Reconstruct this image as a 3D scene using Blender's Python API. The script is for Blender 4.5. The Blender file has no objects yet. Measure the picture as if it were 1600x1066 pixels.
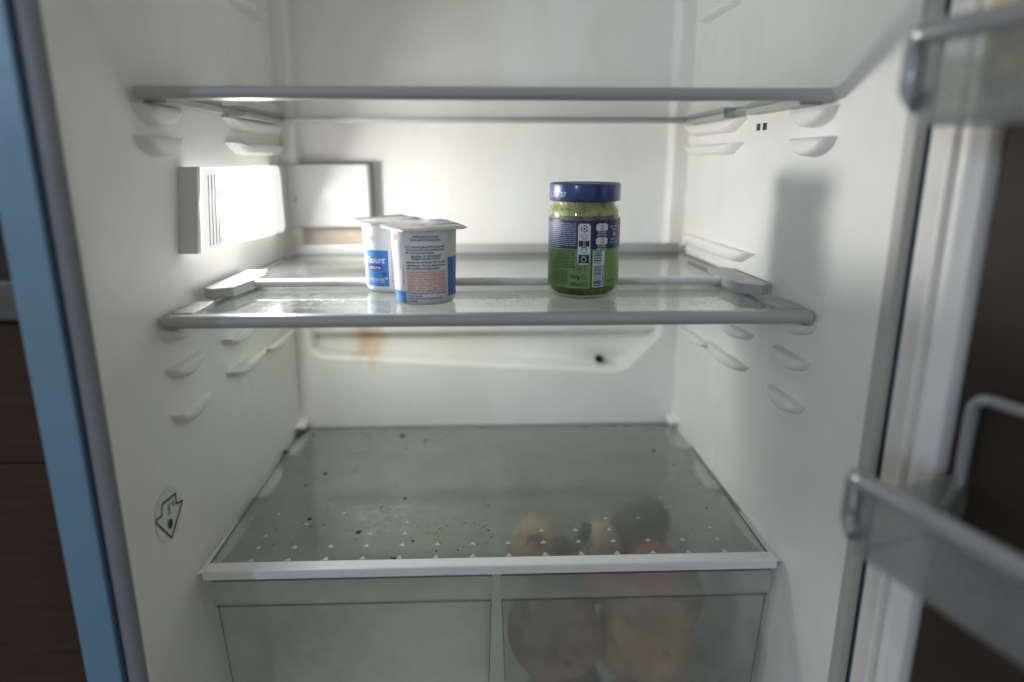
import bpy, bmesh, math, random
from mathutils import Vector, Matrix

random.seed(7)
R = math.radians
C = bpy.context.scene.collection
sc = bpy.context.scene
ZO = 1.30            # lens height above the kitchen floor; shapes below are laid out relative to that height

# ------------------------------------------------------------------ camera, world, lights, exposure
cam = bpy.data.cameras.new('camera')
cam.sensor_width = 36.0
cam.lens = 24.0
cam.clip_start = 0.01
cam.clip_end = 60
cam.dof.use_dof = True
cam.dof.focus_distance = 0.625
cam.dof.aperture_fstop = 1.8
camo = bpy.data.objects.new('camera', cam)
C.objects.link(camo)
camo.location = (0, 0, ZO)
camo.rotation_euler = (R(90 - 14.8), 0, R(-2.1))
sc.camera = camo

w = bpy.data.worlds.new('World')
sc.world = w
w.use_nodes = True
w.node_tree.nodes['Background'].inputs[0].default_value = (1.0, 0.98, 0.93, 1)
w.node_tree.nodes['Background'].inputs[1].default_value = 0.34

# cool light from the kitchen window, behind the camera on the left
la = bpy.data.lights.new('window_light', 'AREA')
la.shape = 'RECTANGLE'
la.size = 0.16
la.size_y = 0.35
la.energy = 9.0
la.color = (0.42, 0.68, 1.0)
lo = bpy.data.objects.new('window_light', la)
C.objects.link(lo)
lo.location = (-1.60, -1.75, ZO + 0.42)
d = Vector((0.0, 0.6, ZO - 0.10)) - lo.location
lo.rotation_euler = d.to_track_quat('-Z', 'Y').to_euler()

sc.view_settings.view_transform = 'Standard'
sc.view_settings.look = 'None'
sc.view_settings.exposure = 0.38
sc.view_settings.gamma = 1.0
sc.render.engine = 'CYCLES'
cy = sc.cycles
cy.max_bounces = 12
cy.diffuse_bounces = 7
cy.glossy_bounces = 5
cy.transmission_bounces = 10
cy.transparent_max_bounces = 18
cy.sample_clamp_indirect = 6
cy.caustics_reflective = False
cy.caustics_refractive = False
cy.use_adaptive_sampling = True
cy.adaptive_threshold = 0.02
cy.use_denoising = True
try:
    cy.denoiser = 'OPENIMAGEDENOISE'
except Exception:
    pass

# ------------------------------------------------------------------ materials
def newmat(name):
    m = bpy.data.materials.new(name)
    m.use_nodes = True
    nt = m.node_tree
    nt.nodes.clear()
    out = nt.nodes.new('ShaderNodeOutputMaterial')
    return m, nt, out

def nd(nt, t, **kw):
    n = nt.nodes.new(t)
    for k, v in kw.items():
        if k.startswith('i_'):
            n.inputs[k[2:].replace('_', ' ')].default_value = v
        else:
            setattr(n, k, v)
    return n

def c4(c):
    return (c[0], c[1], c[2], 1)

def objco(nt, scale=(1, 1, 1)):
    t = nd(nt, 'ShaderNodeTexCoord')
    mp = nd(nt, 'ShaderNodeMapping')
    mp.inputs['Scale'].default_value = scale
    nt.links.new(t.outputs['Object'], mp.inputs['Vector'])
    return mp.outputs['Vector']

def noise(nt, vec, scale, detail=4, rough=0.55):
    n = nd(nt, 'ShaderNodeTexNoise')
    n.inputs['Scale'].default_value = scale
    n.inputs['Detail'].default_value = detail
    n.inputs['Roughness'].default_value = rough
    nt.links.new(vec, n.inputs['Vector'])
    return n.outputs['Fac']

def ramp(nt, fac, stops):
    r = nd(nt, 'ShaderNodeValToRGB')
    els = r.color_ramp.elements
    while len(els) < len(stops):
        els.new(0.5)
    for e, (p, c) in zip(els, stops):
        e.position = p
        e.color = c4(c) if not isinstance(c, float) else (c, c, c, 1)
    nt.links.new(fac, r.inputs['Fac'])
    return r.outputs['Color']

def mixc(nt, fac, a, b, mode='MIX'):
    m = nd(nt, 'ShaderNodeMix', data_type='RGBA', blend_type=mode)
    for s, v in ((0, fac), (6, a), (7, b)):
        if hasattr(v, 'is_linked') or hasattr(v, 'links'):
            nt.links.new(v, m.inputs[s])
        elif s == 0:
            m.inputs[0].default_value = v
        else:
            m.inputs[s].default_value = c4(v)
    return m.outputs[2]

def math_(nt, op, a, b=None):
    m = nd(nt, 'ShaderNodeMath', operation=op)
    for i, v in ((0, a), (1, b)):
        if v is None:
            continue
        if isinstance(v, (int, float)):
            m.inputs[i].default_value = v
        else:
            nt.links.new(v, m.inputs[i])
    return m.outputs[0]

def solid(name, col, rough=0.5, metal=0.0, var=0.06, vscale=18, bump=0.0, bscale=120, spec=0.5, coat=0.0, sss=0.0):
    m, nt, out = newmat(name)
    p = nd(nt, 'ShaderNodeBsdfPrincipled')
    v = objco(nt)
    f = noise(nt, v, vscale)
    dk = tuple(c * (1 - var) for c in col)
    lt = tuple(min(1, c * (1 + var)) for c in col)
    nt.links.new(ramp(nt, f, [(0.3, dk), (0.7, lt)]), p.inputs['Base Color'])
    rf = ramp(nt, noise(nt, v, vscale * 2.3), [(0.3, max(0.02, rough - 0.08)), (0.7, min(1.0, rough + 0.08))])
    nt.links.new(rf, p.inputs['Roughness'])
    p.inputs['Metallic'].default_value = metal
    p.inputs['Specular IOR Level'].default_value = spec
    if coat:
        p.inputs['Coat Weight'].default_value = coat
    if sss:
        p.inputs['Subsurface Weight'].default_value = sss
        p.inputs['Subsurface Scale'].default_value = 0.004
    if bump:
        b = nd(nt, 'ShaderNodeBump')
        b.inputs['Strength'].default_value = bump
        b.inputs['Distance'].default_value = 0.001
        nt.links.new(noise(nt, v, bscale, 6), b.inputs['Height'])
        nt.links.new(b.outputs['Normal'], p.inputs['Normal'])
    nt.links.new(p.outputs[0], out.inputs[0])
    return m

def liner(name, stains=()):
    """warm white ABS liner, faint grime, tiny specks; stains = (centre, radius vector, colour, strength) in world coordinates"""
    m, nt, out = newmat(name)
    p = nd(nt, 'ShaderNodeBsdfPrincipled')
    geo = nd(nt, 'ShaderNodeNewGeometry')
    pos = geo.outputs['Position']
    f = noise(nt, pos, 9, 5)
    base = ramp(nt, f, [(0.3, (0.775, 0.765, 0.725)), (0.7, (0.83, 0.825, 0.795))])
    fs = noise(nt, pos, 260, 2)
    spk = ramp(nt, fs, [(0.76, 0.0), (0.80, 1.0)])
    fs2 = ramp(nt, noise(nt, pos, 14, 3), [(0.5, 0.0), (0.7, 0.55)])
    spk = math_(nt, 'MULTIPLY', spk, fs2)
    wm = nd(nt, 'ShaderNodeMapping')
    wm.inputs['Scale'].default_value = (1, 1, 0.35)
    wm.inputs['Rotation'].default_value = (0.5, 0.2, 0.3)
    nt.links.new(pos, wm.inputs['Vector'])
    smear = ramp(nt, noise(nt, wm.outputs[0], 22, 6, 0.7), [(0.52, 0.0), (0.76, 0.32)])
    base = mixc(nt, smear, base, (0.66, 0.63, 0.56))
    base = mixc(nt, spk, base, (0.32, 0.26, 0.19))
    for cen, rad, col, st in stains:
        sub = nd(nt, 'ShaderNodeVectorMath', operation='SUBTRACT')
        nt.links.new(pos, sub.inputs[0])
        sub.inputs[1].default_value = cen
        dv = nd(nt, 'ShaderNodeVectorMath', operation='DIVIDE')
        nt.links.new(sub.outputs[0], dv.inputs[0])
        dv.inputs[1].default_value = rad
        ln = nd(nt, 'ShaderNodeVectorMath', operation='LENGTH')
        nt.links.new(dv.outputs[0], ln.inputs[0])
        smp = nd(nt, 'ShaderNodeMapping')
        smp.inputs['Scale'].default_value = (2.2, 1, 0.35)
        nt.links.new(pos, smp.inputs['Vector'])
        nz = math_(nt, 'MULTIPLY', math_(nt, 'SUBTRACT', noise(nt, smp.outputs[0], 38, 4), 0.5), 1.4)
        dd = math_(nt, 'ADD', ln.outputs['Value'], nz)
        fac = ramp(nt, dd, [(0.25, st), (1.0, 0.0)])
        base = mixc(nt, fac, base, col)
    nt.links.new(base, p.inputs['Base Color'])
    rf = ramp(nt, noise(nt, pos, 30, 4), [(0.3, 0.34), (0.7, 0.5)])
    nt.links.new(rf, p.inputs['Roughness'])
    p.inputs['Specular IOR Level'].default_value = 0.45
    b = nd(nt, 'ShaderNodeBump')
    b.inputs['Strength'].default_value = 0.12
    b.inputs['Distance'].default_value = 0.0015
    nt.links.new(noise(nt, pos, 35, 5), b.inputs['Height'])
    nt.links.new(b.outputs['Normal'], p.inputs['Normal'])
    nt.links.new(p.outputs[0], out.inputs[0])
    return m

def sheet_fresnel(nt, ior=1.5):
    g = nd(nt, 'ShaderNodeNewGeometry')
    fr = nd(nt, 'ShaderNodeFresnel')
    i = math_(nt, 'ADD', math_(nt, 'MULTIPLY', g.outputs['Backfacing'], 1.0 / ior - ior), ior)
    nt.links.new(i, fr.inputs['IOR'])
    return fr.outputs[0]

def glass(name, tint, haze=0.0, hazecol=(0.6, 0.65, 0.62), blur=0.0, gloss_rough=0.03, smudge=None, refl=1.0):
    """thin sheet: straight-through transparency, sheet reflection, dirt film"""
    m, nt, out = newmat(name)
    geo = nd(nt, 'ShaderNodeNewGeometry')
    pos = geo.outputs['Position']
    tr = nd(nt, 'ShaderNodeBsdfTransparent')
    tr.inputs[0].default_value = c4(tint)
    body = tr.outputs[0]
    if blur > 0:
        rf = nd(nt, 'ShaderNodeBsdfRefraction')
        rf.inputs['Color'].default_value = c4(tint)
        rf.inputs['Roughness'].default_value = 0.35
        rf.inputs['IOR'].default_value = 1.12
        mx = nd(nt, 'ShaderNodeMixShader')
        mx.inputs[0].default_value = blur
        nt.links.new(body, mx.inputs[1])
        nt.links.new(rf.outputs[0], mx.inputs[2])
        body = mx.outputs[0]
    if haze > 0:
        df = nd(nt, 'ShaderNodeBsdfDiffuse')
        tl = nd(nt, 'ShaderNodeBsdfTranslucent')
        col = c4(hazecol)
        df.inputs[0].default_value = col
        tl.inputs[0].default_value = col
        m2 = nd(nt, 'ShaderNodeMixShader')
        m2.inputs[0].default_value = 0.5
        nt.links.new(df.outputs[0], m2.inputs[1])
        nt.links.new(tl.outputs[0], m2.inputs[2])
        mp = nd(nt, 'ShaderNodeMapping')
        mp.inputs['Scale'].default_value = (1, 1.2, 1)
        nt.links.new(pos, mp.inputs['Vector'])
        f = ramp(nt, noise(nt, mp.outputs[0], 16, 3, 0.65), [(0.3, haze * 0.75), (0.72, min(1.0, haze * 1.35))])
        if smudge:
            for cen, rad, st, sc_ in smudge:
                sub = nd(nt, 'ShaderNodeVectorMath', operation='SUBTRACT')
                nt.links.new(pos, sub.inputs[0])
                sub.inputs[1].default_value = cen
                dv = nd(nt, 'ShaderNodeVectorMath', operation='DIVIDE')
                nt.links.new(sub.outputs[0], dv.inputs[0])
                dv.inputs[1].default_value = rad
                ln = nd(nt, 'ShaderNodeVectorMath', operation='LENGTH')
                nt.links.new(dv.outputs[0], ln.inputs[0])
                a = ramp(nt, ln.outputs['Value'], [(0.3, 1.0), (1.0, 0.0)])
                b_ = ramp(nt, noise(nt, pos, sc_, 3, 0.7), [(0.48, 0.0), (0.62, st)])
                f = math_(nt, 'ADD', f, math_(nt, 'MULTIPLY', a, b_))
        m3 = nd(nt, 'ShaderNodeMixShader')
        nt.links.new(f, m3.inputs[0])
        nt.links.new(body, m3.inputs[1])
        nt.links.new(m2.outputs[0], m3.inputs[2])
        body = m3.outputs[0]
    gl = nd(nt, 'ShaderNodeBsdfGlossy')
    gl.inputs['Roughness'].default_value = gloss_rough
    fr = sheet_fresnel(nt)
    if refl != 1.0:
        fr = math_(nt, 'MULTIPLY', fr, refl)
    m4 = nd(nt, 'ShaderNodeMixShader')
    nt.links.new(fr, m4.inputs[0])
    nt.links.new(body, m4.inputs[1])
    nt.links.new(gl.outputs[0], m4.inputs[2])
    nt.links.new(m4.outputs[0], out.inputs[0])
    return m

def emit(name, col, strength):
    m, nt, out = newmat(name)
    e = nd(nt, 'ShaderNodeEmission')
    e.inputs[0].default_value = c4(col)
    e.inputs[1].default_value = strength
    nt.links.new(e.outputs[0], out.inputs[0])
    return m

def wood(name, a, b, rough=0.4):
    m, nt, out = newmat(name)
    p = nd(nt, 'ShaderNodeBsdfPrincipled')
    v = objco(nt, (3, 3, 40))
    f = noise(nt, v, 4, 6)
    nt.links.new(ramp(nt, f, [(0.3, a), (0.7, b)]), p.inputs['Base Color'])
    p.inputs['Roughness'].default_value = rough
    nt.links.new(p.outputs[0], out.inputs[0])
    return m

def veg_skin(name, a, b, c, scale=25, rough=0.6, bump=0.4):
    m, nt, out = newmat(name)
    p = nd(nt, 'ShaderNodeBsdfPrincipled')
    v = objco(nt)
    f = noise(nt, v, scale, 6, 0.6)
    col = ramp(nt, f, [(0.3, a), (0.5, b), (0.72, c)])
    spots = ramp(nt, noise(nt, v, scale * 2.7, 3, 0.6), [(0.60, 0.0), (0.68, 0.75)])
    col = mixc(nt, spots, col, tuple(q * .35 for q in a))
    nt.links.new(col, p.inputs['Base Color'])
    p.inputs['Roughness'].default_value = rough
    bm_ = nd(nt, 'ShaderNodeBump')
    bm_.inputs['Strength'].default_value = bump
    bm_.inputs['Distance'].default_value = 0.002
    nt.links.new(noise(nt, v, scale * 4, 5), bm_.inputs['Height'])
    nt.links.new(bm_.outputs['Normal'], p.inputs['Normal'])
    nt.links.new(p.outputs[0], out.inputs[0])
    return m

M = {}
M['liner'] = liner('liner_plastic')
M['liner_back'] = liner('liner_plastic_stained', [
    ((-0.163, 0.915, ZO - 0.232), (0.030, 0.5, 0.040), (0.58, 0.33, 0.12), 0.65),
    ((-0.18, 0.915, ZO - 0.100), (0.085, 0.5, 0.020), (0.66, 0.47, 0.30), 0.7),  # orange tint in a band below the lamp cover
    ((0.0, 0.915, ZO - 0.235), (0.30, 0.5, 0.022), (0.56, 0.47, 0.39), 0.25),
    ((0.15, 0.915, ZO - 0.262), (0.05, 0.5, 0.012), (0.40, 0.31, 0.22), 0.25)])
M['steel'] = solid('daylight_tinted_steel', (0.150, 0.270, 0.385), 0.38, var=0.03, vscale=8)  # the cool daylight's blue is put into the base colour
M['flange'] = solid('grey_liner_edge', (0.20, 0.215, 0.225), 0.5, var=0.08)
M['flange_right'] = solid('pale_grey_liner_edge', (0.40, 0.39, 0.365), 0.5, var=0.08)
M['seam'] = solid('dark_seam', (0.035, 0.035, 0.035), 0.7)
M['seam_shade'] = solid('grey_seam_shade', (0.36, 0.34, 0.32), 0.7)
M['rail'] = solid('shelf_rail_plastic', (0.38, 0.385, 0.385), 0.35, var=0.04, bump=0.05)
M['alu'] = solid('pale_shelf_trim', (0.74, 0.75, 0.76), 0.33, var=0.04)
M['lampbody'] = solid('lamp_housing_plastic', (0.60, 0.60, 0.585), 0.4, var=0.02)
def lamp_cover():
    m, nt, out = newmat('lit_lamp_diffuser')
    e = nd(nt, 'ShaderNodeEmission')
    e.inputs[0].default_value = (1.0, 0.985, 0.96, 1)
    geo = nd(nt, 'ShaderNodeNewGeometry')
    sub = nd(nt, 'ShaderNodeVectorMath', operation='DISTANCE')
    nt.links.new(geo.outputs['Position'], sub.inputs[0])
    sub.inputs[1].default_value = (-.243, .722, ZO - .040)
    st_ = nd(nt, 'ShaderNodeMapRange')
    st_.inputs['From Min'].default_value = .015
    st_.inputs['From Max'].default_value = .090
    st_.inputs['To Min'].default_value = 9.0
    st_.inputs['To Max'].default_value = 0.72
    nt.links.new(sub.outputs['Value'], st_.inputs['Value'])
    nt.links.new(st_.outputs[0], e.inputs[1])
    nt.links.new(e.outputs[0], out.inputs[0])
    return m
M['diffuser'] = lamp_cover()
M['lamp_rim'] = emit('glowing_lamp_rim', (1.0, 0.99, 0.97), 1.3)
M['rib'] = solid('lamp_rib_plastic', (0.34, 0.34, 0.35), 0.5)
M['glass_top'] = glass('clear_shelf_glass', (0.955, 0.98, 0.968), 0.04, (0.74, 0.78, 0.76))
M['glass_mid'] = glass('smeared_shelf_glass', (0.945, 0.972, 0.958), 0.07, (0.72, 0.76, 0.74), smudge=[
    ((0.02, 0.61, ZO - 0.121), (0.035, 0.035, 0.02), 0.6, 260),
    ((-0.15, 0.60, ZO - 0.121), (0.10, 0.06, 0.02), 0.42, 150),
    ((0.16, 0.60, ZO - 0.121), (0.10, 0.06, 0.02), 0.35, 180)])
M['glass_low'] = glass('fogged_shelf_glass', (0.90, 0.935, 0.918), 0.16, (0.66, 0.69, 0.665), blur=0.19, smudge=[
    ((-0.045, 0.60, ZO - 0.352), (0.05, 0.05, 0.02), 0.12, 420),
    ((-0.11, 0.63, ZO - 0.352), (0.06, 0.06, 0.02), 0.15, 90),
    ((-0.15, 0.655, ZO - 0.352), (0.08, 0.02, 0.02), 0.10, 300)], refl=0.8)
M['glass_edge'] = solid('glass_edge', (0.10, 0.17, 0.14), 0.15)
M['drawer'] = glass('drawer_plastic', (0.965, 0.98, 0.972), 0.08, (0.70, 0.73, 0.71), gloss_rough=0.08, refl=0.6)
M['drawer_front'] = glass('fogged_drawer_plastic', (0.96, 0.975, 0.968), 0.23, (0.90, 0.91, 0.88), blur=0.20, gloss_rough=0.12, refl=0.6)
M['bin'] = glass('cloudy_bin_plastic', (0.88, 0.91, 0.90), 0.22, (0.66, 0.69, 0.69), blur=0.10, gloss_rough=0.14, refl=0.9)
M['plastic_edge'] = glass('plastic_edge', (0.80, 0.84, 0.82), 0.18, (0.26, 0.29, 0.275))
M['bin_lip'] = solid('smoky_bin_lip', (0.30, 0.315, 0.325), 0.18, metal=0.35, var=0.05, coat=0.6)
M['chrome'] = solid('chrome_trim', (0.56, 0.58, 0.61), 0.20, metal=1.0, var=0.02)
M['gasket'] = solid('door_gasket_rubber', (0.80, 0.78, 0.745), 0.45, var=0.04)
M['door'] = solid('dark_door_panel', (0.042, 0.032, 0.021), 0.6, var=0.35, vscale=5, spec=0.2)
M['lid_blue'] = solid('blue_lid_enamel', (0.012, 0.036, 0.155), 0.32, var=0.05, coat=0.3)
M['jarglass'] = glass('jar_glass', (0.90, 0.94, 0.84), 0.0, refl=1.0)
M['pesto'] = veg_skin('green_pesto', (0.060, 0.066, 0.018), (0.125, 0.125, 0.042), (0.22, 0.20, 0.085), 120, 0.45, 0.5)
M['pesto_dry'] = veg_skin('pesto_smear', (0.22, 0.22, 0.085), (0.36, 0.35, 0.17), (0.50, 0.46, 0.27), 160, 0.5, 0.3)
M['lab_blue'] = solid('label_dark_blue', (0.010, 0.022, 0.085), 0.42, var=0.05)
M['lab_green'] = solid('label_green', (0.150, 0.270, 0.070), 0.45, var=0.08)
M['ink_white'] = solid('white_ink', (0.62, 0.66, 0.72), 0.5, var=0.03)
M['ink_pale'] = solid('pale_ink', (0.38, 0.46, 0.58), 0.5, var=0.03)
M['ink_dark'] = solid('dark_ink', (0.008, 0.016, 0.035), 0.5, var=0.03)
M['ink_grey'] = solid('grey_ink', (0.22, 0.24, 0.27), 0.5, var=0.03)
M['ink_navy'] = solid('navy_ink', (0.045, 0.035, 0.13), 0.5, var=0.03)
M['ink_red'] = solid('coral_ink', (0.70, 0.15, 0.10), 0.5, var=0.03)
M['ink_pink'] = solid('pale_coral_ink', (0.72, 0.42, 0.36), 0.5, var=0.03)
M['ink_blue'] = solid('blue_print', (0.045, 0.20, 0.56), 0.4, var=0.05)
M['ink_lblue'] = solid('light_blue_print', (0.20, 0.42, 0.74), 0.4, var=0.05)
M['ink_purple'] = solid('purple_print', (0.085, 0.05, 0.26), 0.4, var=0.05)
M['ink_lime'] = solid('lime_print', (0.36, 0.62, 0.16), 0.4, var=0.05)
M['pot'] = solid('white_pot_plastic', (0.72, 0.73, 0.74), 0.38, var=0.02, sss=0.15)
M['foil'] = solid('white_lid_foil', (0.66, 0.66, 0.65), 0.33, var=0.04, bump=0.9, bscale=140)
M['sticker'] = solid('clear_sticker', (0.70, 0.70, 0.67), 0.22, var=0.02)
M['sym'] = solid('sticker_ink', (0.012, 0.014, 0.012), 0.5)
M['tri'] = solid('white_dot_print', (0.46, 0.50, 0.48), 0.5)
M['crumb'] = solid('dark_crumb', (0.030, 0.024, 0.016), 0.8, var=0.3)
M['crumb_tan'] = solid('tan_crumb', (0.40, 0.31, 0.18), 0.8, var=0.3)
M['wood'] = wood('dark_wood_veneer', (0.032, 0.015, 0.006), (0.052, 0.026, 0.011), 0.85)
M['worktop'] = solid('grey_worktop', (0.085, 0.075, 0.07), 0.4, var=0.2, vscale=60)
M['wallk'] = solid('dark_kitchen_wall', (0.030, 0.024, 0.022), 0.8, var=0.1)
M['floor'] = solid('dark_floor', (0.05, 0.04, 0.03), 0.6, var=0.2)
M['amber'] = veg_skin('amber_contents', (0.42, 0.33, 0.15), (0.58, 0.47, 0.24), (0.64, 0.55, 0.32), 30, 0.4, 0.1)
M['cream'] = solid('cream_contents', (0.50, 0.49, 0.41), 0.5)

# ------------------------------------------------------------------ shape helpers
def V(x, y, z):
    return Vector((x, y, z + ZO))

def box(bm, x0, x1, y0, y1, z0, z1, bev=0.0, seg=2):
    vs = bmesh.ops.create_cube(bm, size=1)['verts']
    for v in vs:
        v.co = V(x0 + (v.co.x + .5) * (x1 - x0), y0 + (v.co.y + .5) * (y1 - y0), z0 + (v.co.z + .5) * (z1 - z0))
    if bev > 0:
        es = list({e for v in vs for e in v.link_edges})
        bmesh.ops.bevel(bm, geom=es, offset=bev, segments=seg, profile=0.6, affect='EDGES')
    return bm

def prism(bm, pts, axis, a, b, bev=0.0, seg=2):
    """polygon pts in the plane across axis, pushed from a to b. axis x: (y,z); y: (x,z); z: (x,y)"""
    def mk(p, t):
        if axis == 'x': return V(t, p[0], p[1])
        if axis == 'y': return V(p[0], t, p[1])
        return V(p[0], p[1], t)
    lo_ = [bm.verts.new(mk(p, a)) for p in pts]
    hi = [bm.verts.new(mk(p, b)) for p in pts]
    fs = [bm.faces.new(lo_), bm.faces.new(hi[::-1])]
    n = len(pts)
    for i in range(n):
        fs.append(bm.faces.new((lo_[i], hi[i], hi[(i + 1) % n], lo_[(i + 1) % n])))
    bmesh.ops.recalc_face_normals(bm, faces=fs)
    if bev > 0:
        es = [e for e in bm.edges if all(v in lo_ or v in hi for v in e.verts)]
        bmesh.ops.bevel(bm, geom=es, offset=bev, segments=seg, profile=0.6, affect='EDGES')
    return bm

def lathe(bm, prof, cx, cy, z0, n=48):
    rings = []
    for r, z in prof:
        if r < 1e-6:
            rings.append([bm.verts.new(V(cx, cy, z0 + z))])
        else:
            rings.append([bm.verts.new(V(cx + r * math.cos(2 * math.pi * i / n), cy + r * math.sin(2 * math.pi * i / n), z0 + z)) for i in range(n)])
    for a, b in zip(rings, rings[1:]):
        for i in range(n):
            j = (i + 1) % n
            if len(a) == 1 and len(b) == 1: continue
            if len(a) == 1: bm.faces.new((a[0], b[j], b[i]))
            elif len(b) == 1: bm.faces.new((a[i], a[j], b[0]))
            else: bm.faces.new((a[i], a[j], b[j], b[i]))
    bmesh.ops.recalc_face_normals(bm, faces=bm.faces[:])
    return bm

def tube(bm, pts, r, n=10, closed=False):
    """swept round bar through pts (already relative to lens height)"""
    P = [V(*p) for p in pts]
    rings = []
    k = len(P)
    up = Vector((0.13, 0.21, 0.97)).normalized()
    for i in range(k):
        if closed:
            t = (P[(i + 1) % k] - P[i - 1]).normalized()
        else:
            t = (P[min(i + 1, k - 1)] - P[max(i - 1, 0)]).normalized()
        a = t.cross(up)
        if a.length < 1e-4: a = t.cross(Vector((1, 0, 0)))
        a.normalize()
        b = t.cross(a).normalized()
        rings.append([bm.verts.new(P[i] + (a * math.cos(2 * math.pi * j / n) + b * math.sin(2 * math.pi * j / n)) * r) for j in range(n)])
    prs = list(zip(rings, rings[1:]))
    if closed: prs.append((rings[-1], rings[0]))
    for A, B in prs:
        # match the nearest start so that the skin does not twist
        off = min(range(n), key=lambda s: sum((A[j].co - B[(j + s) % n].co).length for j in (0, 3)))
        for j in range(n):
            bm.faces.new((A[j], A[(j + 1) % n], B[(j + 1 + off) % n], B[(j + off) % n]))
    if not closed:
        bm.faces.new(rings[0]); bm.faces.new(rings[-1][::-1])
    bmesh.ops.recalc_face_normals(bm, faces=bm.faces[:])
    return bm

def rounded_path(pts, rad, n=5):
    out = []
    for i, p in enumerate(pts):
        if i == 0 or i == len(pts) - 1:
            out.append(Vector(p)); continue
        a, b, c = Vector(pts[i - 1]), Vector(p), Vector(pts[i + 1])
        u = (a - b).normalized(); v = (c - b).normalized()
        r = min(rad, (a - b).length * .45, (c - b).length * .45)
        s, e = b + u * r, b + v * r
        for k in range(n + 1):
            t = k / n
            out.append(s * (1 - t) ** 2 + b * 2 * t * (1 - t) + e * t * t)
    return [tuple(q) for q in out]

def wpos(o):
    p = Vector((0, 0, 0))
    while o is not None:
        p += o.location
        o = o.parent
    return p

def build(name, bm, mat, parent=None, smooth=False, loc=None, label=None, angle=40):
    org = wpos(parent) if parent is not None else Vector((0, 0, 0))
    if loc is not None:
        org = org + (V(*loc) - org)
    for v in bm.verts:
        v.co -= org
    me = bpy.data.meshes.new(name)
    bm.to_mesh(me); bm.free()
    for m in (mat if isinstance(mat, (list, tuple)) else [mat]):
        me.materials.append(m)
    if smooth:
        for p in me.polygons: p.use_smooth = True
        try:
            me.set_sharp_from_angle(angle=R(angle))
        except Exception:
            pass
    o = bpy.data.objects.new(name, me)
    C.objects.link(o)
    if parent is not None:
        o.parent = parent
        o.location = org - wpos(parent)
    else:
        o.location = org
    if label: o['label'] = label
    return o

def thing(name, label, cat, loc, group=None):
    o = bpy.data.objects.new(name, None)
    C.objects.link(o)
    o.location = V(*loc)
    o.empty_display_size = 0.02
    o['label'] = label; o['category'] = cat
    if group: o['group'] = group
    return o

def NB():
    return bmesh.new()

def part(name, mat, parent, fn, *a, smooth=False, **k):
    bm = NB()
    fn(bm, *a, **k)
    return build(name, bm, mat, parent, smooth=smooth)

FLOOR = -ZO

# ================================================================== the setting
bm = NB(); box(bm, -2.5, 2.5, -2.5, 2.0, FLOOR - .02, FLOOR)
o = build('floor', bm, M['floor']); o['kind'] = 'structure'
bm = NB(); box(bm, -2.5, -0.315, 0.86, 0.90, FLOOR + 0.002, 0.8)
o = build('kitchen_wall', bm, M['wallk']); o['kind'] = 'structure'

# dark kitchen cupboard beside the fridge
cup = thing('kitchen_cupboard', 'dark brown wooden cupboard with grey worktop, left of the open fridge', 'cupboard', (-0.62, 0.67, FLOOR))
part('carcass', M['wood'], cup, box, -0.93, -0.3135, 0.515, 0.855, FLOOR + .001, -0.114)
part('worktop', M['worktop'], cup, box, -0.94, -0.3125, 0.490, 0.857, -0.112, -0.082, 0.003)
for (z0, z1) in ((-0.225, -0.1150), (-0.47, -0.2256), (-0.85, -0.4706)):
    dr = part('drawer_front', M['wood'], cup, box, -0.92, -0.3145, 0.497, 0.5148, z0, z1, 0.002)
    bm = NB(); tube(bm, [(-0.66, 0.496, z1 - .03), (-0.66, 0.478, z1 - .03), (-0.56, 0.478, z1 - .03), (-0.56, 0.496, z1 - .03)], 0.004)
    build('handle', bm, M['chrome'], dr)

# ================================================================== the refrigerator
fr = thing('refrigerator', 'open white refrigerator with lit lamp, wall ledges and stained back panel', 'refrigerator', (0.0, 0.70, FLOOR))
ZT, ZB = 0.42, -0.585

def xl(y): return -(0.255 + (0.885 - y) / 0.422 * 0.007)
def xr(y): return 0.255 + (0.885 - y) / 0.433 * 0.0185

# painted steel cabinet: front edge strips left and right, top, plinth, back
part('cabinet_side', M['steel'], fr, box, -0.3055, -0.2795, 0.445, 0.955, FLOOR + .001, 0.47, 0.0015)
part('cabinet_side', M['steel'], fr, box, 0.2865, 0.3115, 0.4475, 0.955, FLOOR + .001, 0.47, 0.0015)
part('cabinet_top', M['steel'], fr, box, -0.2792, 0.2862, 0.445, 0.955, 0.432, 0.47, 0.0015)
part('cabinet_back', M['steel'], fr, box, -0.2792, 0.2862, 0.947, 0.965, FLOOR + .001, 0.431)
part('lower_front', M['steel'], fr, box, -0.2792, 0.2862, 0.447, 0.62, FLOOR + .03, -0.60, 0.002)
# dark seam between steel and liner
part('seam', M['seam'], fr, box, -0.2794, -0.2772, 0.4505, 0.50, -0.598, 0.431)
part('seam', M['seam'], fr, box, 0.2842, 0.2864, 0.4505, 0.50, -0.598, 0.431)

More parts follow.
